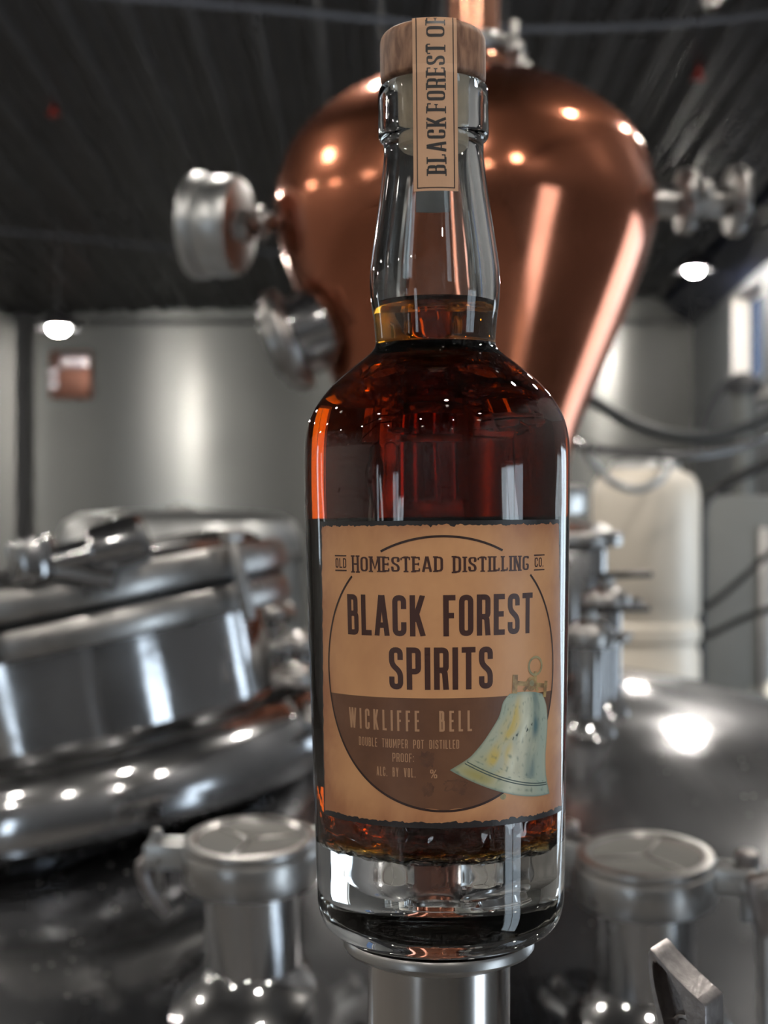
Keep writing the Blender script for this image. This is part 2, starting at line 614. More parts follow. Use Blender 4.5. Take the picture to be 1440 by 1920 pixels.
t = thing('still_pot', 'polished steel domed lid of the still filling the lower part of the view', 'tank', (DX, DY, ZF))
prof = [(0, DZ - ZF)] + [(r, DZ - DK * r * r - ZF) for r in [i * .05 for i in range(1, 37)]]
obj('dome', lathe(prof, 160), 'steel_dome', t, sharp=60)
zr = DZ - DK * 1.8 ** 2 - ZF
obj('shell', lathe([(1.80, zr - .004), (1.83, zr - .02), (1.83, .0), (0, 0)], 96), 'steel_satin', t)
obj('rim_band', ring(1.79, 1.86, zr - .07, zr - .01, 96, .008), 'steel_satin', t)
def weld(x, y, r0, r1):
    vs, fs = [], []
    n = 40
    for i in range(n):
        a = 2 * PI * i / n
        for (r, l) in ((r0, .012), ((r0 + r1) / 2, .007), (r1, .0005)):
            X, Y = x + r * math.cos(a), y + r * math.sin(a)
            vs.append((X - DX, Y - DY, dome_z(X, Y) + l - ZF))
    for i in range(n):
        j = (i + 1) % n
        for k in range(2):
            fs.append((i * 3 + k, j * 3 + k, j * 3 + k + 1, i * 3 + k + 1))
    return vs, fs


# copper helmet
def prof_at(d, axis_px, pts):
    out = []
    for y, w in pts:
        r = d * math.sin(math.atan(w / FPX))
        out.append((r, (HORIZ - y) / FPX * (d - r * r / d)))
    return out


HX = (871 - 720) / FPX * DY
pts = [(800, 214), (715, 249), (600, 296), (510, 330), (440, 352), (395, 359), (350, 354), (310, 343), (275, 329), (235, 296), (200, 250), (170, 190), (152, 120), (146, 60)]
hp = prof_at(DY, 871, pts)
hp = [(0.150, -0.17), (0.150, 0.0), (0.150, .055)] + [(0.152, .085)] + hp + [(0, hp[-1][1] + .004)]
# smooth the profile
sp = [(p.x, p.y) for p in smooth_path([(r, z, 0) for r, z in hp], 4)]
sp = [(max(0, r), z) for r, z in sp]
sp[-1] = (0, sp[-1][1])
t = thing('copper_helmet', 'large rounded copper still helmet tapering down behind the bottle', 'still', (HX, DY, 0))
obj('helmet_body', lathe(sp, 128), 'copper', t, sharp=60)
obj('base_collar', ring(.150, .185, -.215, -.13, 64, .01), 'steel_satin', t)
obj('collar_clamp', ring(.150, .178, .005, .05, 64, .01), 'steel_satin', t)
obj('crown_ring', ring(.040, .068, hp[-1][1] - .012, hp[-1][1] + .018, 48, .005), 'copper_pipe', t)

ztop = hp[-1][1]
t = thing('vapor_pipe', 'vertical copper pipe rising from the helmet behind the wooden stopper', 'pipe', (HX + .012, DY, ztop))
zc = ceil_z(HX, DY)
obj('pipe', cyl(.0385, .005, zc - ztop - .04, 48), 'copper_pipe', t)
obj('union_clamp', ring(.0385, .052, .028, .052, 40, .005), 'steel_satin', t)
obj('hinge', box(.048, .066, -.014, .014, .022, .058, .004), 'steel_satin', t)
obj('wing_nut', join(move(cyl(.010, -.012, .012, 14, .003), axis_m((0, -1, 0), (.062, -.03, .03))), move(box(-.006, .006, -.004, .004, 0, .035, .002), Matrix.Translation((.058, -.034, .035))),
                     move(box(-.006, .006, -.004, .004, -.03, 0, .002), Matrix.Translation((.068, -.034, .022)))), 'steel_satin', t)
obj('side_tab', box(.072, .085, -.012, .012, -.018, .018, .003), 'steel_satin', t)

# dial thermometer on the left of the helmet, its back towards the camera
c = at(412, 424, DY - .02)
e = at(520, 418, DY)
ax = Vector((-0.93, .26, .06)).normalized()
t = thing('dial_thermometer', 'large round dial thermometer on a short stem left of the copper helmet', 'gauge', c, axis=ax)
obj('case', lathe([(0, -.034), (.060, -.034), (.068, -.031), (.072, -.024), (.072, .016), (.070, .019), (0, .019)], 56), 'gauge_white', t)
obj('bezel', ring(.058, .077, .018, .040, 56, .006), 'gauge_white', t)
obj('dial_glass', cyl(.0585, .026, .030, 48), 'sight_glass', t)
mi = t.matrix_world.inverted()
e2 = mi @ e
obj('stem', join(tube([(0, 0, -.030), tuple(e2 * 0.9)], .0155, 20), move(cyl(.024, -.05, -.033, 6, .003), Matrix())), 'steel_satin', t)
obj('stem_collar', move(ring(.0155, .026, -.006, .006, 28, .002), axis_m(e2.normalized(), e2 * .72)), 'steel_satin', t)

# bolted sight port low on the helmet's left flank
c = at(556, 632, DY - .05)
ax = Vector((-.90, .05, -.37)).normalized()
t = thing('helmet_sight_port', 'stainless clamped sight port on the lower flank of the copper helmet', 'port', c, axis=ax)
obj('ferrule', ring(.050, .060, -.09, .012, 48, .002), 'steel_mirror', t)
obj('clamp_band', ring(.058, .076, .000, .026, 56, .006), 'steel_satin', t)
obj('cover', lathe([(0, .040), (.052, .038), (.064, .034), (.066, .026), (.062, .020), (0, .020)], 48), 'steel_satin', t)
obj('sight_window', cyl(.045, .036, .043, 40, .002), 'sight_glass', t)
obj('hinge', box(-.094, -.070, -.014, .014, -.004, .030, .004), 'steel_satin', t)
obj('clamp_bolt', move(cyl(.009, -.03, .03, 14, .002), axis_m((0, 1, 0), (.086, 0, .013))), 'steel_satin', t)


def tri_clamp(t, r, z, nut_a=0.0):
    obj('clamp_band', ring(r * .96, r * 1.22, z - .010, z + .010, 40, .004), 'steel_satin', t)
    ca, sa = math.cos(nut_a), math.sin(nut_a)
    o = Vector((ca * r * 1.36, sa * r * 1.36, z))
    obj('clamp_bolt', move(cyl(.006, -.024, .028, 12, .001), axis_m((-sa, ca, 0), o)), 'steel_satin', t)
    obj('wing_nut', move(join(cyl(.010, .0, .014, 12, .003), box(-.028, -.006, -.004, .004, .002, .018, .003), box(.006, .028, -.004, .004, .002, .018, .003)), axis_m((-sa, ca, 0), o + Vector((-sa, ca, 0)) * .016)), 'steel_satin', t)


# valve train on the right flank of the helmet
c = at(1222, 378, DY)
t = thing('side_outlet_pipe', 'stainless clamped outlet pipe sticking out right of the copper helmet', 'pipe', c, axis=(1, 0.02, .01))
obj('pipe', cyl(.0235, -.03, .140, 32, .001), 'steel_satin', t)
obj('wall_flange', ring(.023, .040, -.03, -.004, 32, .004), 'steel_satin', t)
obj('clamp_band', ring(.023, .047, .038, .062, 36, .005), 'steel_satin', t)
obj('clamp_bolt', move(cyl(.008, -.03, .03, 12, .002), axis_m((0, 1, 0), (-.058, 0, .05))), 'steel_satin', t)
obj('wing_nut', join(box(-.085, -.055, -.012, .012, .035, .048, .003), box(-.085, -.055, -.012, .012, .056, .069, .003)), 'steel_satin', t)
obj('end_clamp', ring(.0, .052, .112, .134, 36, .005), 'steel_satin', t)
obj('end_bolt', move(cyl(.009, -.03, .03, 12, .002), axis_m((0, 1, 0), (-.060, 0, .123))), 'steel_satin', t)
obj('end_nut', join(box(.050, .080, -.012, .012, .112, .124, .003), box(.050, .080, -.012, .012, .130, .142, .003)), 'steel_satin', t)

# ------------------------------------------------------------------ manway on the left of the dome
c = at(128, 1148, 1.75)
ax = Vector((-.205, .02, .97)).normalized()
t = thing('manway', 'big round stainless manway with banded rim and domed lid at left', 'hatch', c, axis=ax)
R0 = .262
obj('neck', lathe([(R0 - .035, -.22), (R0 - .035, -.16), (R0 - .03, -.04), (R0 - .02, -.03)], 96), 'steel_mirror', t)
obj('base_pad', lathe([(R0 - .05, -.245), (R0 + .012, -.243), (R0 + .030, -.232), (R0 + .036, -.215), (R0 + .030, -.175), (R0 + .016, -.155), (R0 - .010, -.142), (R0 - .036, -.137)], 96), 'steel_mirror', t)
obj('base_skirt', lathe([(R0 - .030, -.238), (R0 - .060, -.262), (R0 - .085, -.31), (R0 - .10, -.40)], 96), 'steel_dome', t)
obj('neck_flange', ring(R0 - .035, R0 + .006, -.040, -.006, 96, .008), 'steel_satin', t)
obj('lid_flange', ring(R0 - .03, R0 + .012, .000, .036, 96, .008), 'steel_satin', t)
lp = [(R0 - .012, .032), (R0 - .016, .042), (R0 - .03, .052)] + [((R0 - .035) * math.cos(a) ** .55, 0.050 + .016 * math.sin(a)) for a in [i * PI / 2 / 12 for i in range(1, 12)]] + [(0, .066)]
obj('lid', lathe(lp, 96), 'steel_mirror', t, sharp=50)
obj('gasket', ring(R0 - .03, R0 + .002, -.008, .002, 96, .001), 'plastic_black', t)
for k in range(6):
    a = 2 * PI * k / 6 - 1.05
    o = Vector((math.cos(a) * (R0 + .022), math.sin(a) * (R0 + .022), 0))
    if k in (0, 3):
        continue
    obj('swing_bolt', join(move(cyl(.008, -.05, .05, 12, .002), Matrix.Translation(o)), move(cyl(.014, .038, .052, 6, .002), Matrix.Translation(o))), 'steel_satin', t)
mi = t.matrix_world.inverted()
h0, h1 = mi @ at(62, 1066, 1.475), mi @ at(270, 1008, 1.485)
obj('handle_bar', tube([h0, h0.lerp(h1, .45), h1], .0165, 24), 'steel_mirror', t)
hd = (h1 - h0).normalized()
obj('handle_knob', move(lathe([(0, -.030), (.020, -.030), (.026, -.024), (.027, 0), (.026, .018), (.020, .024), (0, .026)], 28), axis_m(hd, h1 - hd * .02)), 'steel_mirror', t)
obj('handle_sleeve', move(ring(.016, .026, -.016, .016, 28, .004), axis_m(hd, h0.lerp(h1, .66))), 'steel_mirror', t)
obj('handle_post', tube([h0.lerp(h1, .1), h0.lerp(h1, .1) + Vector((0, .07, -.03))], .012, 16), 'steel_mirror', t)
obj('handle_lug', move(cyl(.026, -.012, .03, 24, .005), Matrix.Translation(h0.lerp(h1, .02))), 'steel_mirror', t)


# ------------------------------------------------------------------ the two sight-glass ports on the dome
def sight_port(name, label, c, lug_a, spin, lever):
    ax = Vector((-.02, -.125, 1)).normalized()
    t = thing(name, label, 'port', c, axis=ax, group='round sight ports on the steel dome')
    h = c.z - dome_z(c.x, c.y)
    obj('stem', lathe([(.0430, -h - .02), (.0430, -.028), (.040, -.028), (.040, -h - .02)], 64, close=True), 'steel_mirror', t)
    obj('weld_foot', lathe([(.100, -h - .050), (.084, -h - .018), (.060, -h + .004), (.048, -h + .012), (.0432, -h + .020)], 64), 'steel_mirror', t)
    obj('lower_flange', ring(.040, .0475, -.036, -.0125, 64, .003), 'steel_satin', t)
    obj('clamp_band', ring(.0470, .0605, -.0315, .001, 64, .004), 'steel_satin', t)
    obj('cover_ring', ring(.0475, .0585, .0, .009, 64, .003), 'steel_satin', t)
    obj('sight_window', lathe([(0, .0045), (.030, .0045), (.044, .0052), (.0478, .0060), (.0478, -.004), (0, -.004)], 56), 'sight_glass', t)
    for k in range(3):  # thin bars modelled in place of radial reflections in the glass
        a = spin + k * 2 * PI / 3
        obj('reflection_bar', move(box(.004, .047, -.0012, .0012, .0050, .0066, .0004), Matrix.Rotation(a, 4, 'Z')), 'steel_satin', t)
    for k, a in enumerate(lug_a):
        rot = Matrix.Rotation(a, 4, 'Z')
        obj('clamp_lug', move(join(box(.052, .094, -.013, -.005, -.020, .004, .003), box(.052, .094, .005, .013, -.020, .004, .003)), rot), 'gauge_white', t)
        obj('eye_bolt', move(join(cyl(.0045, -.044, .014, 12, .001), move(cyl(.0055, -.016, .016, 12, .001), axis_m((0, 1, 0), (0, 0, -.012)))), rot @ Matrix.Translation((.084, 0, 0))), 'steel_satin', t)
        if k == lever:
            obj('lever', move(tube([(.086, 0, -.012), (.098, 0, -.022), (.092, 0, -.045), (.078, 0, -.065)], lambda s: .0085 - .004 * s, 12, 6), rot), 'steel_cast', t)
        else:
            obj('hex_nut', move(cyl(.0105, .004, .016, 6, .001), rot @ Matrix.Translation((.084, 0, 0))), 'steel_cast', t)
    return t


sight_port('sight_port', 'round sight port on a steel stem left of the bottle base', at(470, 1585, 1.27), (PI * 1.02, .55), .4, 0)
sight_port('sight_port', 'round sight port on a steel stem right of the bottle base', at(1210, 1617, 1.23), (-.12, PI * .80), 1.3, 9)
p = at(1432, 1694, 1.14)
t = thing('clamp_handle', 'dark blocky clamp handle cut by the right edge beside the sight port', 'handle', p)
obj('grip', move(box(-.011, .018, -.010, .010, -.026, .024, .006), Matrix.Rotation(-.18, 4, 'Y')), 'steel_cast', t)
obj('shaft', tube([(0, 0, -.02), (.010, .03, dome_z(p.x + .01, p.y + .03) - p.z - .01)], .006, 12), 'steel_satin', t)
obj('hinge_pin', move(cyl(.006, -.016, .016, 12, .001), axis_m((0, 1, 0), (-.002, 0, .012))), 'steel_satin', t)


# ------------------------------------------------------------------ small clamped fittings on the dome
def fitting(px, py, d, r, label, nut, cap='steel_satin', handle=None):
    c = at(px, py, d)
    h = c.z - dome_z(c.x, c.y)
    t = thing('clamped_fitting', label, 'fitting', c, axis=Vector((.05 * (c.x - DX), .03 * (c.y - DY), 1)), group='small clamped fittings on the dome')
    obj('stem', cyl(r * .75, -h - .02, 0, 28, .001), 'steel_mirror', t)
    obj('weld_foot', lathe([(r * 1.4, -h - .02), (r * 1.1, -h + .006), (r * .76, -h + .016)], 32), 'steel_mirror', t)
    tri_clamp(t, r, 0, nut)
    obj('cap', lathe([(0, .022), (r * .5, .021), (r * .85, .016), (r, .008), (r, -.006), (0, -.006)], 32), cap, t)
    if handle:
        obj('handle', move(box(-.012, .075, -.008, .008, .030, .038, .003), Matrix.Rotation(nut, 4, 'Z')), handle, t)
        obj('handle_post', cyl(.008, .015, .034, 12), 'steel_satin', t)
    return t


fitting(508, 1150, 2.12, .034, 'small clamped fitting with wing nut standing highest between manway and bottle', -2.2)
fitting(562, 1210, 1.99, .026, 'small clamped fitting touching the left side of the bottle', -1.2)
fitting(556, 1272, 1.88, .024, 'middle one of the small clamped fittings between manway and bottle', -1.9)
fitting(590, 1345, 1.66, .020, 'lowest small clamped fitting between manway and bottle label', -.8)
fitting(1091, 1010, 1.93, .044, 'tall stainless capped port beside the right edge of the bottle', 0.4, 'gauge_white')
fitting(1138, 1130, 1.80, .024, 'small valve with a black lever right of the bottle label', -.1, handle='plastic_black')
fitting(1106, 1195, 1.72, .026, 'short clamped fitting with black lever low beside the bottle', -.3, handle='plastic_black')

# specks of water on the dome
gs = []
bead = lathe([(1, 0), (.92, .28), (.62, .55), (0, .7)], 8)
for i in range(330):
    if i < 190:
        x, y = random.uniform(-.36, .02), random.uniform(1.16, 1.60)
    else:
        x, y = random.uniform(-.30, .45), random.uniform(1.15, 1.75)
    if abs(x + .117) < .1 and abs(y - 1.27) < .1:
        continue
    s = random.uniform(.0007, .0022)
    gs.append(move(bead, Matrix.Translation((x, y, dome_z(x, y) - .0002)) @ Matrix.Diagonal((s, s, s, 1))))
d = obj('water_specks', join(*gs), 'steel_satin')
tag(d, 'tiny drops and specks scattered over the polished steel dome', 'droplets', kind='stuff')

# ------------------------------------------------------------------ things beyond the still on the right
c = at(1210, 1100, 4.2)
t = thing('plastic_tank', 'off white upright plastic tank with ribs standing behind the dome at right', 'tank', (c.x, c.y, -1.0))
Z = lambda y: (HORIZ - y) / FPX * 4.2 + 1.0
rt = .157
prof = [(0, Z(1440)), (rt, Z(1440)), (rt, Z(1225)), (rt - .008, Z(1212)), (rt - .008, Z(1204)), (rt + .002, Z(1196)), (rt + .002, Z(1172)), (rt - .008, Z(1164)), (rt - .008, Z(1156)),
        (rt, Z(1148)), (rt, Z(930)), (rt - .006, Z(908)), (rt - .022, Z(892)), (rt - .05, Z(884)), (rt - .055, Z(880)), (0, Z(880))]
obj('body', lathe(prof, 64), 'plastic_white', t)
obj('lid', lathe([(0, Z(862)), (.06, Z(863)), (.096, Z(868)), (.100, Z(874)), (.100, Z(884)), (0, Z(884))], 48), 'gauge_white', t)
obj('stand', join(box(-.19, .19, -.19, .19, Z(1440) - .06, Z(1440), .01), *[box(sx * .16 - .02, sx * .16 + .02, sy * .16 - .02, sy * .16 + .02, ZF + 1.0, Z(1440) - .05) for sx in (-1, 1) for sy in (-1, 1)]), 'cabinet_grey', t, smooth=False)
c = at(1178, 885, 3.72)
o = obj('hose_loop', tube([at(1092, 838, 3.0), at(1098, 846, 3.3), at(1112, 868, 3.6), at(1150, 905, 3.62), at(1195, 918, 3.64), at(1235, 902, 3.66), at(1250, 878, 3.8), at(1240, 866, 4.1)], .010, 12, 8), 'hose_clear')
tag(o, 'grey hose sagging in a loop over the top of the white tank', 'hose')
o = obj('cooling_hose', tube([at(1010, 690, 3.3), at(1105, 747, 3.3), at(1175, 788, 3.3), at(1250, 814, 3.3), at(1330, 818, 3.3), at(1400, 800, 3.3), at(1470, 762, 3.3), at(1560, 690, 3.3)], .0145, 14, 8), 'rubber_grey')
tag(o, 'thick dark hose drooping across the grey wall right of the copper helmet', 'hose')
o = obj('steam_hose', tube([at(1040, 800, 3.0), at(1090, 836, 3.0), at(1190, 850, 3.0), at(1290, 852, 3.0), at(1370, 840, 3.0), at(1440, 818, 3.0), at(1560, 760, 3.0)], .0115, 14, 8), 'steel_mirror')
tag(o, 'shiny pale hose running just above the white tank to the right edge', 'hose')
o = obj('drain_hose', tube([at(1560, 810, 4.4), at(1440, 868, 4.4), at(1390, 892, 4.4), at(1338, 922, 4.4), at(1316, 960, 4.4), at(1314, 1060, 4.4), at(1313, 1200, 4.4), at(1312, 1420, 4.4), at(1312, 2300, 4.4)], .016, 14, 8), 'plastic_black')
tag(o, 'black hose bending down along the right side of the white tank', 'hose')
o = obj('thin_hose', tube([at(1560, 940, 4.3), at(1440, 1040, 4.3), at(1380, 1095, 4.3), at(1318, 1140, 4.3), at(1240, 1165, 4.36), at(1150, 1160, 4.5)], .010, 12, 8), 'plastic_black')
tag(o, 'thin black hose slanting up over the grey cabinet to the right edge', 'hose')
o = obj('thin_hose', tube([at(1560, 1100, 4.3), at(1430, 1146, 4.3), at(1380, 1166, 4.3), at(1318, 1196, 4.3), at(1240, 1216, 4.4), at(1150, 1205, 4.5)], .010, 12, 8), 'plastic_black')
tag(o, 'thin black hose lying low across the grey cabinet beside the tank', 'hose')
c = at(1400, 1100, 5.4)
t = thing('control_cabinet', 'tall grey metal cabinet behind the black hoses at right', 'cabinet', (c.x + .02, c.y, ZF))
zt = (HORIZ - 930) / FPX * 5.4 - ZF
obj('body', box(-.20, .26, 0, .4, 0, zt, .01), 'cabinet_grey', t)
obj('door', box(-.17, .235, -.012, 0, .1, zt - .05, .004), 'cabinet_grey', t)
obj('door_handle', box(.13, .15, -.035, -.012, zt - .55, zt - .38, .005), 'steel_satin', t)
obj('base', box(-.22, .28, -.02, .42, 0, .06, .005), 'plastic_black', t)
obj('cover_strip', box(.02, .075, -.03, -.012, .2, zt - .12, .005), 'steel_satin', t)
c = at(1395, 760, 6.2)
t = thing('condenser_column', 'slim steel column with a dark cap below the small window', 'column', (c.x, c.y, ZF))
zt = (HORIZ - 728) / FPX * 6.2 - ZF
obj('tube', cyl(.050, 0, zt, 32), 'cabinet_grey', t)
obj('cap', lathe([(0, zt + .07), (.03, zt + .065), (.06, zt + .045), (.075, zt + .01), (.075, zt - .02), (.05, zt - .02)], 32), 'trim_dark', t)
obj('arm', tube([(0, 0, zt + .03), (-.08, -.02, zt + .02), (-.16, -.04, zt - .10), (-.22, -.05, zt - .28)], .016, 12, 6), 'trim_dark', t)
obj('elbow', tube([(.03, 0, zt - .05), (.14, -.02, zt - .02), (.30, -.02, zt - .03)], .03, 14, 6), 'steel_satin', t)
t = thing('steel_drum', 'pale grey steel drum standing behind the manway lid at the left', 'tank', (-.615, 4.35, ZF))
zt = (HORIZ - 958) / FPX * 4.35 - ZF
obj('body', lathe([(0, 0), (.37, 0), (.37, zt - .12), (.365, zt - .08), (.345, zt - .035), (.30, zt - .01), (.20, zt), (0, zt + .004)], 80), 'gauge_white', t)
obj('rim', ring(.362, .380, zt - .15, zt - .12, 80, .006), 'steel_satin', t)
obj('bung', cyl(.035, zt - .004, zt + .016, 20, .004), 'steel_satin', t)

# ------------------------------------------------------------------ the standpipe that carries the bottle
BX, BY, BZ = 0.01735, 0.44, -0.12574
fx = BX - .0006
t = thing('standpipe', 'short stainless flanged pipe that the bottle stands on', 'pipe', (fx, BY, BZ - .0046))
zd = dome_z(fx, BY) - (BZ - .0046)
obj('tube', lathe([(.0217, zd - .03), (.0217, -.0022), (.0195, -.0022), (.0195, zd - .03)], 96, close=True), 'steel_tube', t)
obj('flange', lathe([(0, .0043), (.0275, .0043), (.0286, .0038), (.0290, .003), (.0290, .0010), (.0282, .0), (.0225, -.0026), (0, -.0026)], 96), 'steel_satin', t)

# hinged clamp lug with its winged eye, close beside the bottle
L = Vector((.85, -.53, 0)).normalized()
N = Vector((.53, .85, 0)).normalized()
org = at(1214, 1779, .455)
t = thing('wing_lever', 'worn cast steel wing lever with a cupped eye at the lower right corner', 'lever', org)
mm = .001
outline = [(0, -4), (0, -1.2), (.8, .2), (2.2, -.6), (4, -2.6), (6.5, -4.9), (9.2, -7.2), (12.5, -9.8), (16, -12.4), (18.6, -14.2), (19.2, -15.2), (19.3, -24), (19, -34), (17, -42), (10, -44), (6.6, -34), (3.8, -24), (1.6, -15), (.5, -9)]
cup = [(1.5, -5), (1.8, -3.4), (3.0, -3.5), (4.6, -4.6), (6.8, -7.0), (8.8, -9.8), (10.8, -13.2), (12.2, -17), (13.0, -21), (13.2, -25), (13, -28.5), (12.2, -31.5), (10.6, -33), (9, -32), (7.6, -29), (5.8, -24), (4.2, -18.6), (2.6, -12.6), (1.8, -8.4)]
bm = bmesh.new()
def LP(l, z, n):
    return L * (l * mm) + N * (n * mm) + Vector((0, 0, z * mm))
T = 13.0
def loop(pts, n, sc=1.0, c=(8, -18)):
    return [bm.verts.new(LP(c[0] + (l - c[0]) * sc, c[1] + (z - c[1]) * sc, n)) for l, z in pts]
def skin(A, Bv):
    n = len(A)
    for i in range(n):
        bm.faces.new((A[i], A[(i + 1) % n], Bv[(i + 1) % n], Bv[i]))
bk = [bm.verts.new(LP(l * 1.02 + .6, z * .98 + .2, T)) for l, z in outline]
bk0 = [bm.verts.new(LP(l * 1.03 + .3, z * .99 + .1, T - .8)) for l, z in outline]
f0 = loop(outline, .7)
f1 = loop(outline, 0, .972)
c0 = loop(cup, 0)
c1 = loop(cup, .5, .955)
c2 = loop(cup, 9.2, .86)
for A, Bv in ((bk, bk0), (bk0, f0), (f0, f1), (f1, c0), (c0, c1), (c1, c2)):
    skin(A, Bv)
bm.faces.new(bk)
bm.faces.new(c2)
bmesh.ops.recalc_face_normals(bm, faces=bm.faces)
obj('wing', from_bm(bm), 'steel_cast', t, sharp=42)
obj('pin', move(join(ring(.0016, .0036, 0, .0022, 24, .0006), cyl(.0016, 0, .0012, 20)), axis_m(-N, LP(8.9, -24.5, 9.15))), 'steel_cast', t)
obj('shank', tube([LP(10, -40, 5), LP(9, -60, 5), Vector((fx + .035 - org.x, BY - org.y, -.065))], .0045, 14), 'steel_satin', t)
obj('clamp_band', move(ring(.0219, .0345, -.008, .008, 56, .003), Matrix.Translation(Vector((fx, BY, org.z - .067)) - org)), 'steel_satin', t)

# ------------------------------------------------------------------ the bottle (millimetres, base at the local origin)
bottle = thing('whiskey_bottle', 'tall clear glass bottle of dark amber whiskey with tan label and wooden stopper', 'bottle', (BX, BY, BZ))
bottle.rotation_euler = (0, -.0091, 0)
k_ = .001
def sm(pts, n=5):
    q = smooth_path([(r, z, 0) for r, z in pts], n)
    return [(max(0, p.x) * k_, p.y * k_) for p in q]
outer = sm([(27.6, 0), (31.2, .8), (34.4, 3.0), (36.4, 6.2), (37.42, 10.4), (37.67, 16.5), (37.91, 24.6), (38.23, 40.8), (39.23, 79.7), (40.16, 124.1), (40.41, 137.9), (40.37, 146.1), (39.92, 151.8), (38.6, 156.8),
            (35.73, 161.9), (31.05, 167.4), (25.6, 172.1), (21.2, 175.6), (19.2, 177.6), (18.35, 179.4), (18.45, 182.5), (18.9, 187.5), (19.65, 193.2), (19.85, 199.7), (19.2, 206.3), (17.8, 216), (16.2, 227.4), (15.35, 235),
            (15.25, 239.6), (15.6, 241.2), (16.5, 242.0), (16.85, 243.6), (16.8, 250), (16.7, 256.2), (16.2, 257.6), (15.0, 258.1)])
inner = sm([(11.2, 258.1), (10.9, 255), (10.9, 243), (11.2, 236), (12.0, 228), (13.4, 217), (14.9, 206), (15.6, 199), (15.7, 193), (15.5, 187), (15.4, 181.5), (16.2, 176.6), (19.5, 172.4), (25.5, 167.6),
            (31.0, 161.3), (34.6, 155.5), (36.2, 149.5), (36.7, 143), (36.5, 124), (35.6, 80), (34.7, 44), (34.5, 38), (34.0, 33.5), (32.4, 30.2), (28.8, 28.2), (22, 27.2), (11, 26.6), (0, 26.4)])
inner[-1] = (0, inner[-1][1])
punt = [(0, .0031), (.012, .0027), (.022, .0012), (.0262, .0002)]
NOUT = len(punt) + len(outer)
def uneven(g, inside):
    """Hand-moulded glass: the inside wall and the base are never quite true."""
    out = []
    for x, y, z in g[0]:
        r = math.hypot(x, y)
        if inside(r, z):
            a = math.atan2(y, x)
            q = Vector((math.cos(a) * 3, math.sin(a) * 3, z * 60))
            low = max(0.0, min(1.0, (.050 - z) / .012))
            d = .00018 * noise.noise(q) + low * (.0007 * noise.noise(q * 2.2) + .0004 * noise.noise(q * 6.0))
            k2 = 1 + d / max(r, .004)
            x, y = x * k2, y * k2
            z += low * (.0010 * noise.noise(Vector((x * 160, y * 160, 4))) + .0006 * noise.noise(Vector((x * 420, y * 420, 7))))
        out.append((x, y, z))
    return out, g[1]
def in_r(z):
    for (r0, z0), (r1, z1) in zip(inner, inner[1:]):
        if z1 <= z <= z0:
            return r0 + (r1 - r0) * (z0 - z) / max(1e-9, z0 - z1)
    return 0
gg = lathe(punt + outer + inner, 192)
vi = uneven((gg[0], []), lambda r, z: (.0255 < z < .19 and r < in_r(z) + .0006) or (z < .0036 and r < .0265))
gl_ = obj('glass', (vi[0], gg[1]), 'bottle_glass', bottle, sharp=80)
LEV = .1912
liq = [(r, z) for r, z in inner if z < LEV and r > 1e-6]
liq.sort(key=lambda p: -inner.index(p))         # from bottom centre upwards
liq = [(0, inner[-1][1] - .00015)] + [(r + .00018, z - (.00015 if r < .033 and z < .05 else 0)) for r, z in liq]
liq += [(.01588, LEV + .0010), (.0150, LEV + .0002), (.0135, LEV), (0, LEV)]
obj('whiskey', uneven(lathe(liq, 192), lambda r, z: z < LEV - .002), 'whiskey', bottle, sharp=60)
# stopper
stp = obj('stopper', lathe([(0, .2586), (.0145, .2586), (.0158, .2590), (.0161, .2600)] + [(.0161, z) for z in (.264, .268, .2709)] +
                           [(.0161 - .0036 + .0036 * math.cos(a), .2709 + .0036 * math.sin(a)) for a in [i * PI / 2 / 8 for i in range(1, 9)]] + [(0, .2745)], 96), 'wood', bottle, sharp=60)
obj('plug', lathe([(0, .2384), (.0100, .2384), (.01068, .2392), (.01075, .2400), (.01075, .2590), (0, .2590)], 64), 'plug', stp)


# --- label surface: theta = u / 37.3, v = height in mm
def lab(u, v, lift):
    th = u / 37.3
    r = 38.23 + .02317 * (v - 40.8) + lift
    return (r * math.sin(th) * k_, -r * math.cos(th) * k_, v * k_)


def map2(g2, fn, lift):
    return [fn(x, y, lift) for x, y in g2[0]], g2[1]


def grid2(f, nu, nv):
    vs = [f(i / nu, j / nv) for j in range(nv + 1) for i in range(nu + 1)]
    w = nu + 1
    fs = [(j * w + i, j * w + i + 1, (j + 1) * w + i + 1, (j + 1) * w + i) for j in range(nv) for i in range(nu)]
    return vs, fs


def flat(name, g2, fn, lift, material, parent):
    return obj(name, map2(g2, fn, lift), material, parent, smooth=False, fixn=False)


# --- lettering: every letter is a set of pen strokes in a box of height 1
def rp(pts, r, n=5):
    out = [pts[0]]
    for i in range(1, len(pts) - 1):
        p0, p, p1 = Vector(pts[i - 1]), Vector(pts[i]), Vector(pts[i + 1])
        a, b2 = p0 - p, p1 - p
        k = min(r, a.length * .5, b2.length * .5)
        A, Bq = p + a.normalized() * k, p + b2.normalized() * k
        for q in range(n + 1):
            s = q / n
            out.append(tuple(A * (1 - s) ** 2 + p * 2 * s * (1 - s) + Bq * s * s))
    out.append(pts[-1])
    return out


WID = dict(I=.0, M=1.36, W=1.75, T=.96, L=.84, E=.86, F=.84, A=1.12, V=1.08, Y=1.06, K=1.06, N=1.06)


